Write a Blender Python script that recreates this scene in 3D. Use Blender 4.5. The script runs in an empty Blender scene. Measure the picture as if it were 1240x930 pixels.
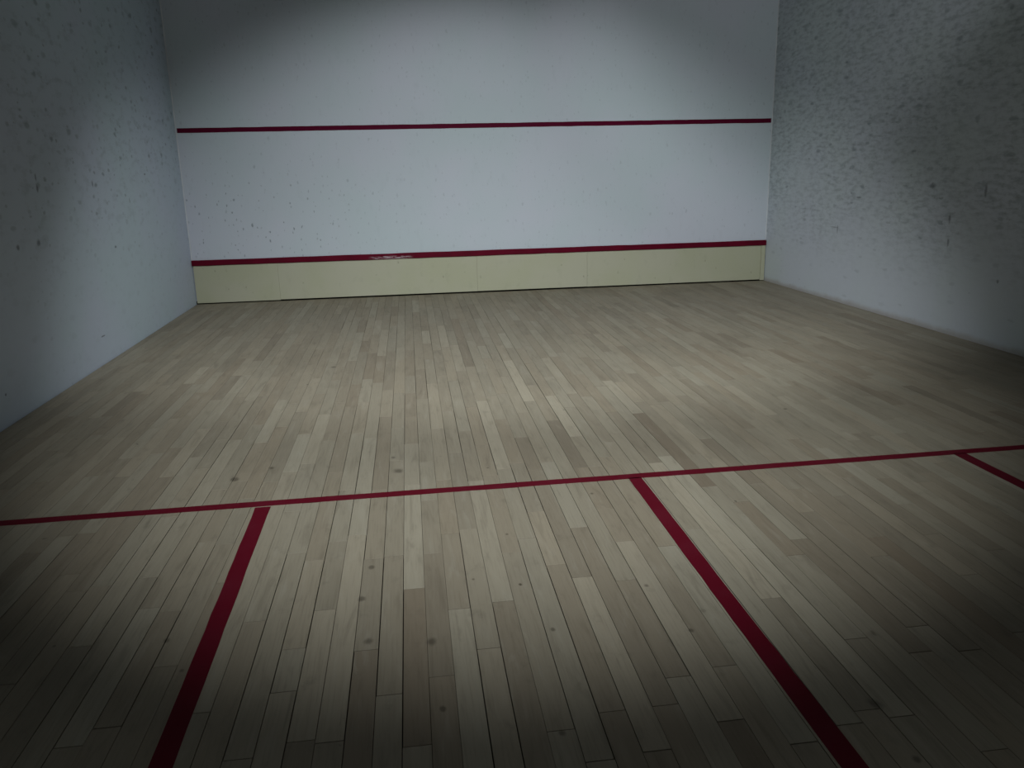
import bpy, math, random
from mathutils import Matrix, Vector

S = bpy.context.scene
COL = S.collection

# ---------------------------------------------------------------- camera
cd = bpy.data.cameras.new('camera')
cam = bpy.data.objects.new('camera', cd)
COL.objects.link(cam)
S.camera = cam
cd.sensor_fit = 'HORIZONTAL'
cd.sensor_width = 36.0
cd.lens = 985.096 / 1240 * 36.0
cd.clip_start = 0.02
RIGHT = Vector((0.99086894, -0.13282025, -0.02318462))
UP = Vector((0.05597566, 0.24880651, 0.96693436))
BACK = Vector((-0.12265998, -0.95940299, 0.25396934))
m = Matrix((RIGHT, UP, BACK)).transposed().to_4x4()
m.translation = Vector((-0.96117, -9.04473, 1.31369))
cam.matrix_world = m

# ---------------------------------------------------------------- world, view
wd = bpy.data.worlds.new('world')
S.world = wd
wd.use_nodes = True
wd.node_tree.nodes['Background'].inputs[0].default_value = (0, 0, 0, 1)
wd.node_tree.nodes['Background'].inputs[1].default_value = 0.0
S.view_settings.view_transform = 'Standard'
S.view_settings.look = 'None'
S.view_settings.gamma = 1.0
S.view_settings.use_curve_mapping = False
S.view_settings.exposure = 0.0

# ---------------------------------------------------------------- added unseen spots, shaped to pool light mid-view and leave dark corners
# position, aim yaw, aim pitch, half cone angle, blend, watts
ADDED_SPOTS = [
    (-0.188, -4.562, 4.299, 0.0123, -0.9765, 0.7920, 0.543, 432),
    (0.347, -9.356, 5.345, 0.3069, -0.2091, 0.3008, 0.615, 441),
    (-1.188, -9.401, 4.300, 0.1665, -0.6625, 0.4764, 0.918, 1710),
    (-0.763, -7.956, 4.299, -0.0843, -2.0117, 1.0152, 0.766, 44),
    (-2.088, -5.704, 4.901, -0.3376, -0.2599, 0.6747, 0.927, 36),
]
ADDED_SPOT_COLOR = (0.955, 0.99, 1.0)
def direction(yaw, pitch):
    return Vector((math.sin(yaw) * math.cos(pitch), math.cos(yaw) * math.cos(pitch), math.sin(pitch)))
for (lx, ly, lz, yaw, pitch, half, blend, watts) in ADDED_SPOTS:
    ld = bpy.data.lights.new('added_spot', 'SPOT')
    ld.energy = watts
    ld.color = ADDED_SPOT_COLOR
    ld.spot_size = 2 * half
    ld.spot_blend = blend
    ld.shadow_soft_size = 0.06
    lo = bpy.data.objects.new('added_spot', ld)
    COL.objects.link(lo)
    lo.location = (lx, ly, lz)
    lo.rotation_euler = direction(yaw, pitch).to_track_quat('-Z', 'Y').to_euler()

# ---------------------------------------------------------------- dimensions (metres; tin face at y = 0, camera looks to +y)
LEFT, RGT, FRONT, REAR, TOP = -3.2, 3.2, 0.02, -9.75, 5.6
TIN_TOP, STRIP_BOTTOM = 0.466, 0.408
SERVICE_LOW, SERVICE_HIGH = 1.761, 1.808
PITCH, X0, SKEW, SKEW_Y = 0.06934, -1.1002, .008, -7.45
JOINTS = {-19: [-6.112], -17: [-5.961, -5.038], -16: [-6.31, -4.96, -4.064], -15: [-4.669], -14: [-6.417, -5.133], -13: [-5.86], -12: [-6.383, -4.028], -11: [-4.646], -10: [-6.629, -6.128, -5.506, -4.966], -9: [-6.938], -8: [-6.465], -7: [-7.165, -4.868, -4.055], -6: [-6.737], -5: [-6.287], -4: [-7.112, -6.91], -3: [-6.705, -6.215], -2: [-7.331, -6.17, -3.855], -1: [-6.952, -6.381], 0: [-7.17, -6.371], 1: [-7.378, -6.618], 2: [-7.112, -6.376], 3: [-6.77, -6.221], 4: [-7.002, -6.194], 5: [-6.75, -5.702], 6: [-6.418], 7: [-7.497, -6.313, -5.581], 8: [-7.33, -6.538], 9: [-6.639], 10: [-7.328, -6.257], 11: [-6.685, -3.417], 12: [-7.411, -6.401, -6.107, -5.634], 13: [-7.194, -5.191, -4.402], 14: [-7.515, -6.466, -5.519], 16: [-7.47, -6.345, -4.466], 17: [-6.876, -5.638], 18: [-7.464, -6.541], 19: [-7.13, -5.958], 20: [-7.607, -6.613], 22: [-7.1, -5.959], 23: [-6.28], 24: [-6.673, -6.05], 25: [-6.534], 26: [-7.177], 27: [-6.845]}
TONES = [(-2, -6.12, 0.5), (1, -6.23, 0.7), (-2, -6.51, 0.6), (3, -7.06, 0.7), (18, -6.21, 0.9), (17, -6.68, 1.0), (18, -6.7, 0.9), (9, -6.98, 0.7), (12, -6.56, 0.7), (-3, -6.9, 0.6), (-7, -6.2, 0.4), (-7, -6.56, 0.3), (-3, -6.98, -0.9), (-1, -7.19, -0.8), (-1, -6.69, -0.3), (1, -6.76, -0.8), (2, -6.56, -0.6), (2, -6.95, -0.3), (2, -7.22, -0.5), (3, -7.23, 0.0), (18, -6.6, -0.6), (22, -5.91, -0.7), (23, -6.37, -0.6), (12, -7.48, -1.0), (21, -7.22, -0.7), (25, -7.2, -0.9), (23, -7.24, -0.4), (26, -6.73, -0.5), (19, -5.11, -1.0), (19, -5.29, -0.8), (12, -5.56, -0.9), (8, -4.87, -0.3), (13, -4.5, 0.8), (11, -3.53, 0.8), (-7, -5.13, 0.8), (-15, -3.65, 0.4), (17, -5.67, 0.7), (7, -5.26, 0.7), (8, -5.45, -0.7), (8, -5.14, -0.6), (-8, -5.28, -0.3), (-18, -3.29, -0.4), (-11, -4.24, -0.3), (-15, -5.19, 0.5), (-16, -5.5, -0.3), (11, -6.98, -0.4), (10, -7.13, -0.5), (8, -7.29, -0.3), (9, -6.25, -0.5), (7, -6.56, 0.1), (10, -6.11, 0.3), (9, -6.65, 0.2), (4, -6.19, -0.4), (4, -6.03, 0.1), (3, -5.75, -0.2), (2, -6.24, -0.2), (0, -6.14, -0.1), (0, -5.71, 0.2), (15, -6.33, 0.6), (15, -6.47, 0.5), (14, -6.71, 0.4), (20, -5.97, -0.2), (20, -6.07, -0.2), (18, -6.37, 0.4), (19, -6.77, 0.2), (17, -6.86, -0.5), (17, -7.05, -0.3), (17, -7.22, 0.1), (-15, -6.09, -0.4), (-17, -5.93, 0.3), (-14, -6.68, 0.2), (-11, -7.11, 0.6), (-11, -7.2, 0.3), (-13, -6.94, -0.4), (-13, -7.08, 0.3), (-11, -6.4, 0.1), (-13, -6.12, 0.5), (-5, -6.96, 0.1), (-5, -6.69, 0.4), (-4, -6.36, 0.2), (-3, -7.2, -0.4), (5, -7.07, -0.5), (6, -7.19, -0.1), (7, -7.1, -0.3), (-1, -7.28, -0.5), (-3, -7.32, -0.6), (-3, -6.24, -0.2), (1, -7.31, 0.3)]
KNOTS = [(-1.133, -6.443, 0.01), (-1.128, -6.905, 0.014), (-0.944, -6.941, 0.016), (-0.65, -7.39, 0.01), (-0.587, -6.936, 0.008), (-0.238, -5.94, 0.008), (-0.241, -6.733, 0.01), (-0.639, -6.266, 0.006), (-0.644, -6.653, 0.007), (-0.793, -6.59, 0.006), (-0.644, -6.653, 0.006), (-1.157, -6.656, 0.012), (-0.928, -7.251, 0.008), (-1.628, -5.358, 0.016), (-1.771, -5.48, 0.018), (-1.497, -3.339, 0.02), (-1.065, -5.326, 0.014), (-1.042, -5.515, 0.022), (-0.636, -5.554, 0.007), (-2.038, -6.776, 0.007), (-1.718, -6.8, 0.012), (-0.19, -7.009, 0.008), (0.128, -7.607, 0.01), (0.147, -7.407, 0.02), (-1.633, -6.967, 0.008)]
SEAMS = [(1, -4.9), (1, -4.23), (0, -4.49), (-1, -4.72), (-2, -5.19), (2, -3.73), (6, -4.97), (6, -4.66), (7, -5.25), (5, -5.02), (3, -3.97), (0, -6.21), (0, -6.53), (0, -6.93), (1, -7.21), (1, -6.94), (-1, -7.22), (-1, -7.11), (-3, -6.49), (-3, -6.71), (-3, -6.1), (-3, -6.43), (-4, -6.59), (-4, -6.97), (-3, -7.19), (-3, -7.32), (-5, -6.68), (-5, -6.95), (5, -7.43), (5, -7.25), (5, -7.07), (5, -6.9), (8, -7.25), (8, -7.02), (8, -7.35), (9, -7.23), (7, -6.56), (8, -6.31), (10, -6.26), (10, -6.4), (11, -6.6), (11, -6.41), (12, -6.67), (12, -6.98), (12, -7.15), (16, -6.41), (16, -6.61), (8, -5.9), (9, -5.83), (14, -5.99), (17, -5.62), (4, -7.02), (4, -7.24), (17, -7.21), (17, -7.36), (18, -7.43), (18, -7.1), (18, -6.96), (20, -7.49), (20, -7.57), (27, -6.48), (27, -6.33), (28, -6.49), (29, -6.78), (19, -6.45), (18, -6.43), (23, -6.35), (23, -6.81), (23, -6.75), (29, -6.91), (22, -6.18), (-10, -6.62), (-11, -6.48), (-11, -6.76), (-9, -6.58), (-11, -6.84), (-12, -6.83), (-12, -6.9), (-12, -7.05), (-12, -7.15), (-17, -6.43), (-17, -6.37), (-12, -6.37), (-13, -6.43), (-10, -6.41), (-9, -7.02), (-10, -7.11), (-9, -6.91), (-14, -5.25), (-12, -5.6), (-13, -4.97), (-14, -5.21), (-12, -4.85), (13, -5.98), (13, -4.41), (13, -4.17), (13, -3.78), (14, -4.77), (16, -4.27), (16, -5.61), (18, -5.13), (22, -5.46), (23, -5.21), (14, -5.21), (14, -5.35)]


# ---------------------------------------------------------------- helpers
def mesh(name, verts, faces, mats, parent=None, loc=(0, 0, 0), tone=None):
    me = bpy.data.meshes.new(name)
    me.from_pydata(verts, [], faces)
    for mm in (mats if isinstance(mats, (list, tuple)) else [mats]):
        me.materials.append(mm)
    if tone is not None:
        at = me.color_attributes.new('tone', 'FLOAT_COLOR', 'POINT')
        for i, t in enumerate(tone):
            at.data[i].color = t
    me.update()
    o = bpy.data.objects.new(name, me)
    COL.objects.link(o)
    o.location = loc
    if parent:
        o.parent = parent
    return o

def box_data(x0, x1, y0, y1, z0, z1):
    v = [(x0, y0, z0), (x1, y0, z0), (x1, y1, z0), (x0, y1, z0), (x0, y0, z1), (x1, y0, z1), (x1, y1, z1), (x0, y1, z1)]
    f = [(0, 3, 2, 1), (4, 5, 6, 7), (0, 1, 5, 4), (1, 2, 6, 5), (2, 3, 7, 6), (3, 0, 4, 7)]
    return v, f

def box(name, x0, x1, y0, y1, z0, z1, mat, parent=None, bevel=0.0, origin=None):
    c = origin or ((x0 + x1) / 2, (y0 + y1) / 2, z0)
    v, f = box_data(x0 - c[0], x1 - c[0], y0 - c[1], y1 - c[1], z0 - c[2], z1 - c[2])
    o = mesh(name, v, f, mat, parent, c)
    if bevel:
        b = o.modifiers.new('edge', 'BEVEL')
        b.width = bevel
        b.segments = 2
    return o

class Nodes:
    def __init__(self, name):
        self.m = bpy.data.materials.new(name)
        self.m.use_nodes = True
        self.t = self.m.node_tree
        self.n = self.t.nodes
        self.bsdf = self.n['Principled BSDF']
    def node(self, kind, **kw):
        nd = self.n.new(kind)
        for k, v in kw.items():
            setattr(nd, k, v)
        return nd
    def put(self, sock, v):
        if hasattr(v, 'is_output') or isinstance(v, bpy.types.NodeSocket):
            self.t.links.new(v, sock)
        elif v is not None:
            sock.default_value = v
    def math(self, op, a, b=None, c=None, clamp=False):
        nd = self.node('ShaderNodeMath', operation=op, use_clamp=clamp)
        for i, v in enumerate((a, b, c)):
            if v is not None:
                self.put(nd.inputs[i], v)
        return nd.outputs[0]
    def vec(self, op, a, b=None):
        nd = self.node('ShaderNodeVectorMath', operation=op)
        self.put(nd.inputs[0], a)
        if b is not None:
            self.put(nd.inputs[1], b)
        return nd.outputs['Value'] if op in ('LENGTH', 'DISTANCE') else nd.outputs[0]
    def pos(self):
        return self.node('ShaderNodeNewGeometry').outputs['Position']
    def xyz(self, v):
        nd = self.node('ShaderNodeSeparateXYZ')
        self.put(nd.inputs[0], v)
        return nd.outputs
    def noise(self, v, scale=1.0, detail=2.0, rough=0.5, distort=0.0):
        nd = self.node('ShaderNodeTexNoise')
        self.put(nd.inputs['Vector'], v)
        nd.inputs['Scale'].default_value = scale
        nd.inputs['Detail'].default_value = detail
        nd.inputs['Roughness'].default_value = rough
        nd.inputs['Distortion'].default_value = distort
        return nd.outputs[0]
    def ramp(self, v, a, b, c=0.0, d=1.0, smooth=True):
        nd = self.node('ShaderNodeMapRange', interpolation_type='SMOOTHSTEP' if smooth else 'LINEAR')
        for i, x in enumerate((v, a, b, c, d)):
            self.put(nd.inputs[i], x)
        return nd.outputs[0]
    def mix(self, f, a, b, blend='MIX'):
        nd = self.node('ShaderNodeMix', data_type='RGBA', blend_type=blend)
        self.put(nd.inputs['Factor'], f)
        self.put(nd.inputs['A'], a)
        self.put(nd.inputs['B'], b)
        return nd.outputs['Result']
    def bump(self, h, strength, distance):
        nd = self.node('ShaderNodeBump')
        nd.inputs['Strength'].default_value = strength
        nd.inputs['Distance'].default_value = distance
        self.put(nd.inputs['Height'], h)
        self.t.links.new(nd.outputs[0], self.bsdf.inputs['Normal'])
    def finish(self, color, rough=0.6, spec=0.3):
        self.put(self.bsdf.inputs['Base Color'], color)
        self.put(self.bsdf.inputs['Roughness'], rough)
        self.bsdf.inputs['Specular IOR Level'].default_value = spec
        return self.m

def spots(N, u, v, cell, keep, r0, r1, su, sv, seed):
    """Sparse ball marks on a surface (u, v in metres): an irregular dot in a few cells of a jittered grid."""
    cb = N.node('ShaderNodeCombineXYZ')
    N.put(cb.inputs[0], N.math('MULTIPLY_ADD', u, su, seed))
    N.put(cb.inputs[1], N.math('MULTIPLY_ADD', v, sv, seed * 1.7))
    q = cb.outputs[0]
    w = N.node('ShaderNodeTexNoise')
    N.put(w.inputs['Vector'], q)
    w.inputs['Scale'].default_value = cell * 2.6
    w.inputs['Detail'].default_value = 2.0
    q = N.vec('ADD', q, N.vec('MULTIPLY', N.vec('SUBTRACT', w.outputs[1], (.5, .5, .5)), (.32 / cell,) * 3))
    vo = N.node('ShaderNodeTexVoronoi', voronoi_dimensions='2D')
    N.put(vo.inputs['Vector'], q)
    vo.inputs['Scale'].default_value = cell
    sep = N.node('ShaderNodeSeparateColor')
    N.t.links.new(vo.outputs['Color'], sep.inputs[0])
    on = N.math('LESS_THAN', sep.outputs[0], keep)
    rad = N.ramp(sep.outputs[1], 0.0, 1.0, r0, r1, False)
    d = N.math('DIVIDE', vo.outputs['Distance'], rad)
    dot = N.ramp(d, 0.35, 1.0, 1.0, 0.0)
    return N.math('MULTIPLY', N.math('MULTIPLY', dot, on), N.ramp(sep.outputs[2], 0, 1, .25, 1., False))

# ---------------------------------------------------------------- materials
WALL = (0.520, 0.572, 0.605, 1)
MARK = (0.155, 0.185, 0.205, 1)

def wall_front_material():
    N = Nodes('white_plaster_front')
    p = N.pos(); x, y, z = N.xyz(p)
    cloud = N.noise(p, 0.8, 3.0, .55)
    col = N.mix(N.ramp(cloud, .3, .7), (0.488, 0.565, 0.600, 1), (0.528, 0.563, 0.632, 1))
    fine = N.noise(N.vec('MULTIPLY', p, (16, 16, 7)), 1.0, 4.0, .6)
    col = N.mix(N.math('MULTIPLY', N.ramp(fine, .56, .76), .06), col, MARK)
    # the left lower quarter took most of the balls
    d = N.vec('DISTANCE', N.vec('MULTIPLY', p, (.55, 0, 1)), (-2.55 * .55, 0, .75))
    zone = N.ramp(d, 0.15, 0.95, 1.0, 0.30)
    a = spots(N, x, z, 9.0, .30, .07, .17, 1.3, .75, 3.1)
    b = spots(N, x, z, 19.0, .18, .10, .24, 1.3, .7, 8.4)
    c = spots(N, x, z, 4.5, .05, .04, .075, 1.3, .6, 15.2)
    s = N.math('MAXIMUM', N.math('MAXIMUM', a, b), c)
    col = N.mix(N.math('MULTIPLY', N.math('MULTIPLY', s, zone), .78), col, MARK)
    N.bump(N.noise(p, 60.0, 3.0), .12, .004)
    return N.finish(col, .62, .25)

def wall_left_material():
    N = Nodes('white_plaster_left')
    p = N.pos(); x, y, z = N.xyz(p)
    cloud = N.noise(p, 0.9, 3.0, .55)
    col = N.mix(N.ramp(cloud, .3, .7), (0.462, 0.556, 0.612, 1), (0.486, 0.546, 0.642, 1))
    zone = N.math('MULTIPLY', N.ramp(z, .35, 1.5, .25, 1.0), N.ramp(N.noise(p, 1.3, 2.0), .32, .62, .45, 1.0))
    dirt = N.noise(N.vec('MULTIPLY', p, (9, 7, 16)), 1.0, 5.0, .65)
    col = N.mix(N.math('MULTIPLY', N.math('MULTIPLY', N.ramp(dirt, .48, .70), zone), .28), col, MARK)
    a = spots(N, y, z, 8.0, .40, .10, .30, .62, 1.1, 2.3)
    b = spots(N, y, z, 16.0, .26, .12, .34, .62, 1.0, 6.9)
    s = N.math('MAXIMUM', a, b)
    col = N.mix(N.math('MULTIPLY', N.math('MULTIPLY', s, zone), .60), col, MARK)
    # a few hard black strikes
    for (sy, sz, ry, rz) in STRIKES_LEFT:
        d = N.math('ADD', N.math('MULTIPLY', N.math('SUBTRACT', dirt, .5), 1.5), N.vec('LENGTH', N.vec('DIVIDE', N.vec('SUBTRACT', p, (LEFT, sy, sz)), (1, ry, rz))))
        col = N.mix(N.ramp(d, .25, 1.0, .62, 0), col, (0.03, 0.03, 0.04, 1))
    N.bump(N.noise(p, 60.0, 3.0), .12, .004)
    return N.finish(col, .62, .25)

def wall_right_material():
    N = Nodes('white_plaster_right')
    p = N.pos(); x, y, z = N.xyz(p)
    cloud = N.noise(p, 0.8, 3.0, .55)
    col = N.mix(N.ramp(cloud, .3, .7), (0.528, 0.590, 0.606, 1), (0.538, 0.578, 0.640, 1))
    # long flat scuffs from balls running along the wall, thick above knee height
    zone = N.math('MULTIPLY', N.ramp(N.math('ADD', z, N.math('MULTIPLY', N.noise(p, 1.5, 2.0), .5)), .45, 1.35, .06, 1.0),
                  N.ramp(N.noise(p, 1.1, 3.0), .30, .55, .55, 1.0))
    st = N.noise(N.vec('ADD', N.vec('MULTIPLY', p, (11, 9, 31)), (0, 3.3, 0)), 1.0, 4.0, .62, .0)
    col = N.mix(N.math('MULTIPLY', N.math('MULTIPLY', N.ramp(st, .40, .74), zone), .48), col, MARK)
    gen = N.noise(N.vec('MULTIPLY', p, (20, 19, 30)), 1.0, 5.0, .66)
    col = N.mix(N.math('MULTIPLY', N.math('MULTIPLY', N.ramp(gen, .48, .74), zone), .36), col, MARK)
    a = spots(N, y, z, 10.0, .30, .10, .30, .45, 1.2, 4.4)
    b = spots(N, y, z, 6.0, .12, .07, .18, .7, .9, 9.7)
    s = N.math('MAXIMUM', a, b)
    col = N.mix(N.math('MULTIPLY', N.math('MULTIPLY', s, N.ramp(zone, 0, 1, .35, 1)), .55), col, MARK)
    for (sy, sz, ry, rz) in STRIKES_RIGHT:
        d = N.math('ADD', N.math('MULTIPLY', N.math('SUBTRACT', gen, .5), 1.5), N.vec('LENGTH', N.vec('DIVIDE', N.vec('SUBTRACT', p, (RGT, sy, sz)), (1, ry, rz))))
        col = N.mix(N.ramp(d, .25, 1.0, .55, 0), col, (0.05, 0.05, 0.055, 1))
    # mop grime along the foot of the wall
    foot = N.ramp(N.math('ADD', z, N.math('MULTIPLY', N.noise(p, 5.0, 3.0), .05)), .03, .085, .55, 0.0)
    col = N.mix(foot, col, (0.30, 0.25, 0.205, 1))
    N.bump(N.noise(p, 60.0, 3.0), .12, .004)
    return N.finish(col, .62, .25)

def plain(name, color, rough=.6, spec=.3, vary=.08, scale=6.0):
    N = Nodes(name)
    f = N.noise(N.pos(), scale, 3.0)
    dark = tuple(c * (1 - vary) for c in color[:3]) + (1,)
    lite = tuple(min(1, c * (1 + vary)) for c in color[:3]) + (1,)
    return N.finish(N.mix(N.ramp(f, .3, .7), dark, lite), rough, spec)

def wood_material():
    N = Nodes('worn_maple_strip')
    p = N.pos(); x, y, z = N.xyz(p)
    at = N.node('ShaderNodeAttribute', attribute_name='tone')
    sep = N.node('ShaderNodeSeparateColor')
    N.t.links.new(at.outputs['Color'], sep.inputs[0])
    tone, hue, rnd = sep.outputs
    off = N.node('ShaderNodeCombineXYZ')
    N.put(off.inputs[0], N.math('MULTIPLY', rnd, 37.0))
    N.put(off.inputs[1], N.math('MULTIPLY', rnd, 91.0))
    q = N.vec('ADD', p, off.outputs[0])
    # tone: 0 dark .. 1 pale
    dark, mid, pale = WOOD_DARK, WOOD_MID, WOOD_PALE
    col = N.mix(N.ramp(tone, 0.0, .5, 0, 1, False), dark, mid)
    col = N.mix(N.ramp(tone, .5, 1.0, 0, 1, False), col, pale)
    col = N.mix(N.math('MULTIPLY', N.ramp(hue, 0, 1, 0, 1, False), .38), col, N.mix(1.0, col, (1.05, .95, .88, 1), 'MULTIPLY'))
    # long grain and soft figure
    grain = N.noise(N.vec('MULTIPLY', q, (150, 5.0, 1)), 1.0, 4.0, .6, .2)
    col = N.mix(N.math('MULTIPLY', N.ramp(grain, .45, .75), .22), col, (.085, .070, .047, 1))
    fig = N.noise(N.vec('MULTIPLY', q, (26, 3.2, 1)), 1.0, 4.0, .6, .8)
    col = N.mix(N.math('MULTIPLY', N.ramp(fig, .50, .76), .34), col, (.088, .072, .050, 1))
    col = N.mix(N.math('MULTIPLY', N.ramp(fig, .46, .26), .20), col, (.330, .318, .262, 1))
    # grey wear drifting over several boards
    wear = N.noise(N.vec('MULTIPLY', p, (1.5, .8, 1)), 1.0, 4.0, .6)
    col = N.mix(N.math('MULTIPLY', N.ramp(wear, .50, .72), .22), col, (.098, .090, .072, 1))
    smut = N.noise(N.vec('MULTIPLY', p, (12, 7, 1)), 1.0, 6.0, .68)
    col = N.mix(N.math('MULTIPLY', N.ramp(smut, .56, .76), .28), col, (.062, .054, .040, 1))
    # knots and stains seen in the boards
    for (kx, ky, kr) in KNOTS:
        d = N.vec('LENGTH', N.vec('DIVIDE', N.vec('SUBTRACT', p, (kx, ky, 0)), (kr, kr * 1.35, 1)))
        d = N.math('ADD', d, N.math('MULTIPLY', N.math('SUBTRACT', smut, .5), 2.6))
        col = N.mix(N.ramp(d, .25, 1.25, .58, 0), col, (.034, .026, .017, 1))
    k2 = spots(N, x, y, 2.6, .20, .012, .040, 1, .8, 5.5)
    col = N.mix(N.math('MULTIPLY', k2, .75), col, (.034, .026, .017, 1))
    N.bump(grain, .08, .001)
    return N.finish(col, N.ramp(wear, .3, .7, .55, .68), .22)

def paint(name, color, worn, amount):
    N = Nodes(name)
    p = N.pos()
    f = N.noise(N.vec('MULTIPLY', p, (7, 7, 7)), 1.0, 4.0, .6)
    g = N.noise(p, 110.0, 3.0, .6)
    col = N.mix(N.math('MULTIPLY', N.ramp(f, .42, .72), amount), color, worn)
    col = N.mix(N.math('MULTIPLY', N.ramp(g, .5, .8), .3), col, tuple(c * .55 for c in color[:3]) + (1,))
    return N.finish(col, .6, .08)

def strip_material():
    N = Nodes('red_strip_paint')
    p = N.pos(); x, y, z = N.xyz(p)
    f = N.noise(p, 5.0, 3.0)
    col = N.mix(N.ramp(f, .35, .7), RED_STRIP, tuple(c * 1.25 for c in RED_STRIP[:3]) + (1,))
    # one long rubbed patch where the paint is scraped to the batten
    zone = N.math('MULTIPLY', N.ramp(N.math('ABSOLUTE', N.math('ADD', x, 1.10)), .12, .26, 1, 0),
                  N.ramp(N.math('ABSOLUTE', N.math('SUBTRACT', z, .426)), .008, .020, 1, 0))
    sc = N.noise(N.vec('MULTIPLY', p, (14, 14, 140)), 1.0, 3.0, .6)
    col = N.mix(N.math('MULTIPLY', N.ramp(sc, .47, .56), zone), col, (.40, .33, .36, 1))
    return N.finish(col, .6, .10)

def tin_material():
    N = Nodes('pale_yellow_tin_paint')
    p = N.pos(); x, y, z = N.xyz(p)
    f = N.noise(p, 1.7, 3.0)
    col = N.mix(N.ramp(f, .35, .65), TIN_A, TIN_B)
    s = N.math('MAXIMUM', spots(N, x, z, 7.0, .10, .06, .14, 1.1, .8, 2.0), spots(N, x, z, 15.0, .05, .10, .22, 1.1, .8, 7.0))
    col = N.mix(N.math('MULTIPLY', s, .5), col, (.15, .15, .11, 1))
    fine = N.noise(N.vec('MULTIPLY', p, (11, 11, 8)), 1.0, 4.0)
    col = N.mix(N.math('MULTIPLY', N.ramp(fine, .55, .75), .12), col, (.2, .2, .15, 1))
    return N.finish(col, .5, .3)

STRIKES_LEFT = [(-3.490, 1.339, 0.012, 0.035), (-1.742, 1.143, 0.012, 0.03), (-3.492, 1.274, 0.02, 0.03), (-2.536, 1.287, 0.02, 0.03), (-2.780, 0.198, 0.05, 0.006), (-1.232, 1.356, 0.03, 0.012), (-3.886, 0.942, 0.03, 0.025), (-3.599, 0.947, 0.04, 0.03), (-4.343, 0.172, 0.012, 0.01), (-2.240, 0.805, 0.03, 0.015)]
STRIKES_RIGHT = [(-1.553, 0.688, 0.012, 0.05), (-1.886, 1.000, 0.05, 0.012), (-3.554, 1.099, 0.02, 0.06), (-1.488, 0.707, 0.09, 0.006), (-3.786, 0.471, 0.02, 0.02), (-2.948, 1.119, 0.05, 0.03), (-3.191, 0.876, 0.02, 0.05), (-3.203, 0.696, 0.02, 0.04)]
WOOD_DARK, WOOD_MID, WOOD_PALE = (.144, .119, .086, 1), (.224, .202, .152, 1), (.300, .282, .220, 1)
RED_STRIP = (.092, .0010, .012, 1)
TIN_A, TIN_B = (.405, .412, .295, 1), (.425, .424, .325, 1)
M_FRONT, M_LEFT, M_RIGHT = wall_front_material(), wall_left_material(), wall_right_material()
M_WOOD = wood_material()
M_FLOORLINE = paint('red_floor_line_paint', (.086, .0018, .009, 1), (.098, .008, .018, 1), .45)
M_WALLLINE = paint('dark_red_wall_line_paint', (.085, .0010, .018, 1), (.095, .002, .024, 1), .5)
M_STRIP = strip_material()
M_TIN = tin_material()
M_SUB = plain('dark_subfloor', (.012, .010, .008, 1), .9, .1)
M_REAR = plain('grey_rear_wall', (.30, .31, .32, 1), .6, .3)
M_CEIL = plain('grey_ceiling', (.20, .205, .21, 1), .8, .2)
M_BEAD = plain('white_corner_bead', (.57, .60, .63, 1), .5, .3)
M_ADDED_SPOT = plain('black_added_spot_metal', (.02, .02, .022, 1), .4, .4)  # for the invented housings and stems of the added spots

# ---------------------------------------------------------------- room shell
def structure(o):
    o['kind'] = 'structure'
    return o
floor = structure(box('floor', LEFT - .2, RGT + .2, REAR - .2, FRONT + .2, -.12, -.020, M_SUB, origin=(0, 0, -.02)))
wall_front = structure(box('wall_front', LEFT - .2, RGT + .2, FRONT, FRONT + .2, .03, TOP, M_FRONT, origin=(0, FRONT, 0)))
wall_left = structure(box('wall_left', LEFT - .2, LEFT, REAR, FRONT, -.019, TOP, M_LEFT, origin=(LEFT, -4.9, 0)))
wall_right = structure(box('wall_right', RGT, RGT + .2, REAR, FRONT, -.019, TOP, M_RIGHT, origin=(RGT, -4.9, 0)))
wall_rear = structure(box('wall_back', LEFT - .2, RGT + .2, REAR - .2, REAR, -.019, TOP, M_REAR, origin=(0, REAR, 0)))
ceiling = structure(box('ceiling', LEFT - .2, RGT + .2, REAR - .2, FRONT + .2, TOP, TOP + .15, M_CEIL, origin=(0, -4.9, TOP)))

def child(name, parent, verts, faces, mat, loc=(0, 0, 0), tone=None):
    o = mesh(name, verts, faces, mat, None, loc, tone)
    o.parent = parent
    o.matrix_parent_inverse = Matrix.Translation(-parent.location)
    return o

# corner beads where the side walls meet the front wall
def bead(name, x, sx):
    r, n = .008, 5
    ring = [(0, 0)] + [(r * math.cos(math.pi / 2 * i / n), -r * math.sin(math.pi / 2 * i / n)) for i in range(n + 1)]
    v = [(a * sx, b, 0) for a, b in ring] + [(a * sx, b, TOP - TIN_TOP - .001) for a, b in ring]
    k = len(ring)
    f = [(i, (i + 1) % k, k + (i + 1) % k, k + i) for i in range(k)]
    f = f if sx > 0 else [q[::-1] for q in f]
    return structure(mesh(name, v, f, M_BEAD, None, (x, FRONT, TIN_TOP + .001)))
bead('trim_1', LEFT, 1)
bead('trim_2', RGT, -1)

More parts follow.
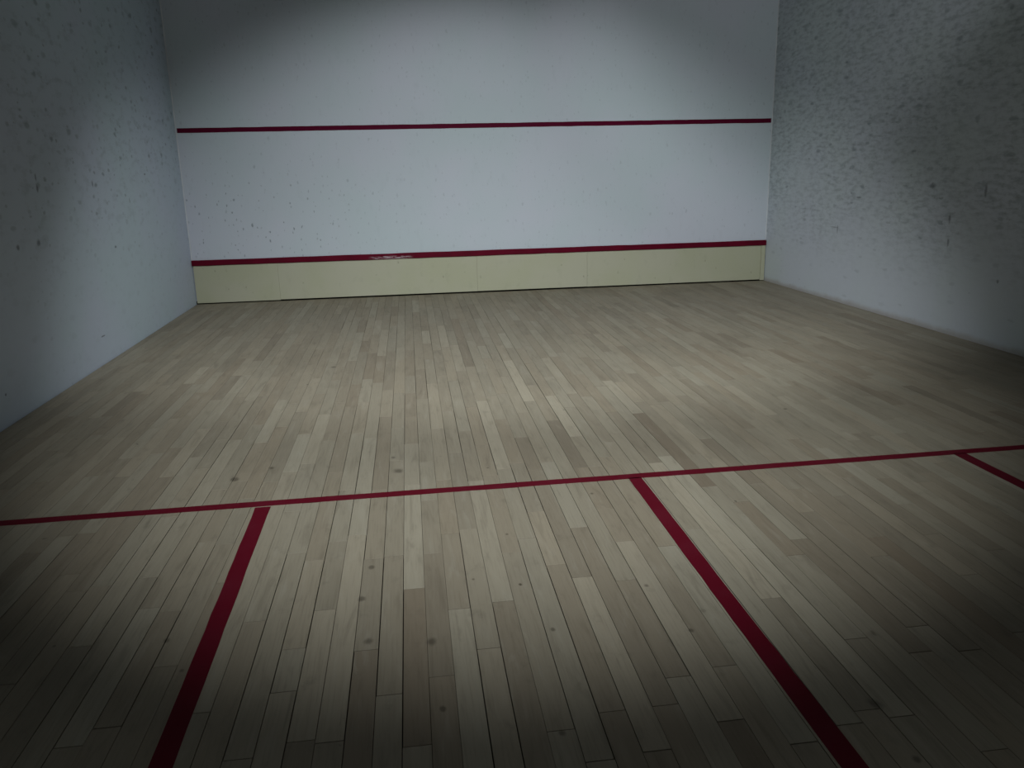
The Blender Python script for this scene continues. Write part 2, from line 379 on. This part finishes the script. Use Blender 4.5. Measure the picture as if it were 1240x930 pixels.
# ---------------------------------------------------------------- floor boards
rng = random.Random(11)
WIDTH_ROWS = range(int(math.floor((LEFT - X0) / PITCH)) - 2, int(math.ceil((RGT - X0) / PITCH)) + 2)
TONE = {}
for (k, ty, t) in TONES:
    TONE.setdefault(k, []).append((ty, t))
SEAM = {}
for (k, sy) in SEAMS:
    SEAM.setdefault(k, []).append(sy)
boards = []
for k in WIDTH_ROWS:
    js = sorted(JOINTS.get(k, []))
    if not js:
        js = [rng.uniform(-6.0, -4.2)]
    up = js[-1]
    cuts = list(js)
    while up < -.05:
        up += rng.uniform(.42, 1.15)
        if up < -.12:
            cuts.append(up)
    dn = js[0]
    while dn > REAR + .05:
        dn -= rng.uniform(.5, 1.2)
        if dn > REAR + .15:
            cuts.append(dn)
    # long unbroken runs away from the near boards get another joint
    cuts = sorted(cuts)
    full = [cuts[0]]
    for c in cuts[1:]:
        if c - full[-1] > 1.45 and c > -5.6:
            full.append(max(full[-1], -6.0) + (c - max(full[-1], -6.0)) * rng.uniform(.4, .6))
        full.append(c)
    ends = [REAR + .004] + full + [-.004]
    for a, b in zip(ends[:-1], ends[1:]):
        boards.append([k, a, b])

def seam_gap():
    r = rng.random()
    return rng.uniform(.00015, .0005) if r < .60 else (rng.uniform(.0005, .0010) if r < .90 else rng.uniform(.0009, .0016))

def board_mesh_data(q):
    """q: four top corners (x, y) counter-clockwise, local to the board; edges eased."""
    c, d = .0005, .016
    v = [(x, y, -d) for x, y in q] + [(x, y, -c) for x, y in q]
    v += [(x + c * sx, y + c * sy, 0) for (x, y), (sx, sy) in zip(q, ((1, 1), (-1, 1), (-1, -1), (1, -1)))]
    f = [(8, 9, 10, 11)]
    for i in range(4):
        j = (i + 1) % 4
        f.append((i, j, 4 + j, 4 + i))
        f.append((4 + i, 4 + j, 8 + j, 8 + i))
    return v, f

lens = 985.096
def shown_area(x0, x1, y0, y1):
    """Rough size of a board in the photograph, to tell which 300 show largest."""
    pts = []
    for n in range(7):
        yy = y0 + (y1 - y0) * n / 6
        row = []
        for xx in (x0, x1):
            d = Vector((xx, yy, 0)) - cam.matrix_world.translation
            zc = -d.dot(BACK)
            if zc < .15:
                row = None
                break
            row.append((620 + lens * d.dot(RIGHT) / zc, 465 - lens * d.dot(UP) / zc))
        if row:
            mu, mv = (row[0][0] + row[1][0]) / 2, (row[0][1] + row[1][1]) / 2
            if -20 < mu < 1260 and mv < 945:
                pts.append((abs(row[1][0] - row[0][0]), mv))
    return sum(abs(b[1] - a[1]) * (a[0] + b[0]) / 2 for a, b in zip(pts[:-1], pts[1:]))

items = []
for (k, a, b) in boards:
    edge = lambda kk, yy: min(RGT - .003, max(LEFT + .008, X0 + kk * PITCH + SKEW * (yy - SKEW_Y)))
    if min(edge(k + 1, a) - edge(k, a), edge(k + 1, b) - edge(k, b)) < .006:
        continue
    gl, gr = seam_gap(), seam_gap()
    for sy in SEAM.get(k, []):
        if a - .05 < sy < b + .05:
            gl = max(gl, rng.uniform(.0009, .0019))
    for sy in SEAM.get(k + 1, []):
        if a - .05 < sy < b + .05:
            gr = max(gr, rng.uniform(.0005, .0013))
    ge0, ge1 = rng.uniform(.0008, .0022), rng.uniform(.0006, .0018)
    known = [t for (ty, t) in TONE.get(k, []) if a <= ty <= b]
    if known:
        tone = .5 + .36 * known[0]
    else:
        tone = min(.95, max(.05, rng.gauss(.48, .10)))
    y0, y1 = a + ge0, b - ge1
    items.append(dict(q=[(edge(k, y0) + gl, y0), (edge(k + 1, y0) - gr, y0), (edge(k + 1, y1) - gr, y1), (edge(k, y1) + gl, y1)],
                      tone=tone, hue=rng.random() ** 1.4, rnd=rng.random(), dz=-rng.random() ** 2 * .0005))
for it in items:
    it['area'] = shown_area(it['q'][0][0], it['q'][1][0], it['q'][0][1], it['q'][2][1])
items.sort(key=lambda i: -i['area'])
rest_v, rest_f, rest_t = [], [], []
for n, it in enumerate(items):
    cx, cy = sum(a for a, b in it['q']) / 4, sum(b for a, b in it['q']) / 4
    v, f = board_mesh_data([(a - cx, b - cy) for a, b in it['q']])
    t = (it['tone'], it['hue'], it['rnd'], 1)
    if n < 300:
        child('plank', floor, v, f, M_WOOD, (cx, cy, it['dz']), [t] * len(v))
    else:
        o = len(rest_v)
        rest_v += [(a + cx, b + cy, c + it['dz']) for a, b, c in v]
        rest_f += [tuple(i + o for i in q) for q in f]
        rest_t += [t] * len(v)
field = child('plank_field', floor, rest_v, rest_f, M_WOOD, (0, 0, 0), rest_t)
field['kind'] = 'stuff'

# ---------------------------------------------------------------- painted floor lines (hand-cut edges)
def line_strip(name, a, b, wa, wb, label, z0=.0001, z1=.0007, step=.09):
    """a, b: centre-line ends on the floor; wa, wb: widths there."""
    a, b = Vector((a[0], a[1], 0)), Vector((b[0], b[1], 0))
    d = (b - a); L = d.length; d /= L
    nrm = Vector((-d.y, d.x, 0))
    n = max(2, int(L / step))
    v, f = [], []
    for i in range(n + 1):
        t = i / n
        c = a + d * (L * t) - a
        w = wa + (wb - wa) * t
        jl, jr = rng.uniform(-.0013, .0013), rng.uniform(-.0013, .0013)
        p, q = c + nrm * (w / 2 + jl), c - nrm * (w / 2 + jr)
        v += [(p.x, p.y, z0), (q.x, q.y, z0), (q.x, q.y, z1), (p.x, p.y, z1)]
    for i in range(n):
        s, e = 4 * i, 4 * i + 4
        for j in range(4):
            jj = (j + 1) % 4
            f.append((s + j, e + j, e + jj, s + jj))
    f += [(0, 1, 2, 3), (4 * n + 3, 4 * n + 2, 4 * n + 1, 4 * n)]
    o = child(name, floor, v, f, M_FLOORLINE, (a.x, a.y, 0))
    o['label'] = label
    return o
line_strip('short_line', (-3.19, -5.804), (3.19, -5.760), .055, .056, 'long dark red line painted across the whole floor')
line_strip('service_box_line', (-1.593, -5.830), (-1.581, -7.97), .061, .054, 'dark red line leading from the long cross line towards the lower left')
line_strip('half_court_line', (-.0155, -5.80), (-.0300, -9.70), .058, .062, 'dark red line leading from the middle of the long cross line')
line_strip('service_box_line', (1.531, -5.79), (1.534, -7.95), .062, .056, 'dark red line leading from the long cross line near the right wall')

# ---------------------------------------------------------------- service line on the front wall
n = 64
v, f = [], []
for i in range(n + 1):
    x = LEFT + .013 + (RGT - LEFT - .026) * i / n
    a, b = SERVICE_LOW + rng.uniform(-.0012, .0012), SERVICE_HIGH + rng.uniform(-.0012, .0012)
    v += [(x, FRONT - .0002, a), (x, FRONT - .0002, b), (x, FRONT - .0012, b), (x, FRONT - .0012, a)]
for i in range(n):
    s, e = 4 * i, 4 * i + 4
    for j in range(4):
        jj = (j + 1) % 4
        f.append((s + j, e + j, e + jj, s + jj))
f += [(0, 1, 2, 3), (4 * n + 3, 4 * n + 2, 4 * n + 1, 4 * n)]
o = child('service_line', wall_front, v, f, M_WALLLINE)
o['label'] = 'dark red line painted across the white front wall above the yellow board'

# ---------------------------------------------------------------- the tin
tin = bpy.data.objects.new('tin_board', None)
COL.objects.link(tin)
tin.location = (0, 0, 0)
tin.empty_display_size = .2
tin['label'] = 'low pale yellow board with dark red top strip along foot of white front wall'
tin['category'] = 'board'
X_SEAMS = [LEFT + .008, -2.316, -.165, 1.084, 3.142]
for i, (a, b) in enumerate(zip(X_SEAMS[:-1], X_SEAMS[1:])):
    gap = (.0038, .0003, .0005, .0015)[i]
    box('panel', a + gap, b - .0001, (0.0, .0022, .0016, .0024)[i], FRONT - .0005, (.010, .014, .015, .013)[i], STRIP_BOTTOM - .0004, M_TIN, tin, .0015)
o = box('end_strip', 3.1435, RGT - .008, -.0035, FRONT - .0005, .005, STRIP_BOTTOM - .0004, M_TIN, tin, .0015)
# top strip: a batten that is not quite straight, its upper edge eased
n = 40
v, f = [], []
for i in range(n + 1):
    x = LEFT + .004 + (RGT - LEFT - .008) * i / n
    dz, dl = rng.uniform(-.0016, .0016), rng.uniform(-.0016, .0016)
    y0, y1 = FRONT - .0005, -.010
    v += [(x, y0, STRIP_BOTTOM + dl), (x, y0, TIN_TOP + dz), (x, y1 + .006, TIN_TOP + dz), (x, y1, TIN_TOP - .007 + dz),
          (x, y1, STRIP_BOTTOM + .004 + dl), (x, y1 + .003, STRIP_BOTTOM + dl)]
for i in range(n):
    s, e = 6 * i, 6 * i + 6
    for j in range(6):
        jj = (j + 1) % 6
        f.append((s + j, e + j, e + jj, s + jj))
f += [tuple(range(6)), tuple(range(6 * n + 5, 6 * n - 1, -1))]
o = mesh('top_strip', v, f, M_STRIP, tin)
o['label'] = 'dark red strip with a scraped patch'

# ---------------------------------------------------------------- made-up housings and stems for the added spots, out of view
for (lx, ly, lz, yaw, pitch, half, blend, watts) in ADDED_SPOTS:
    dv = direction(yaw, pitch)
    rot = dv.to_track_quat('-Z', 'Y').to_matrix()
    prof = [(.03, .16), (.09, .15), (.12, .06), (.14, -.01), (.132, -.01), (.112, .06), (.082, .14), (.0, .145)]
    k = 20
    v, f = [], []
    for (r, h) in prof:
        for i in range(k):
            an = 2 * math.pi * i / k
            v.append(tuple(rot @ Vector((r * math.cos(an), r * math.sin(an), h))))
    for a in range(len(prof) - 1):
        for i in range(k):
            j = (i + 1) % k
            f.append((a * k + i, a * k + j, (a + 1) * k + j, (a + 1) * k + i))
    f.append(tuple(range(k - 1, -1, -1)))
    child('added_spot_housing', ceiling, v, f, M_ADDED_SPOT, (lx, ly, lz))
    top = Vector((lx, ly, lz)) - dv * .155
    b, ff = box_data(-.012, .012, -.012, .012, 0, TOP - top.z)
    child('added_spot_stem', ceiling, b, ff, M_ADDED_SPOT, tuple(top))
for o in list(S.objects):
    if o.type == 'MESH' and o.name.split('.')[0] in ('added_spot_housing',):
        for pg in o.data.polygons:
            pg.use_smooth = True
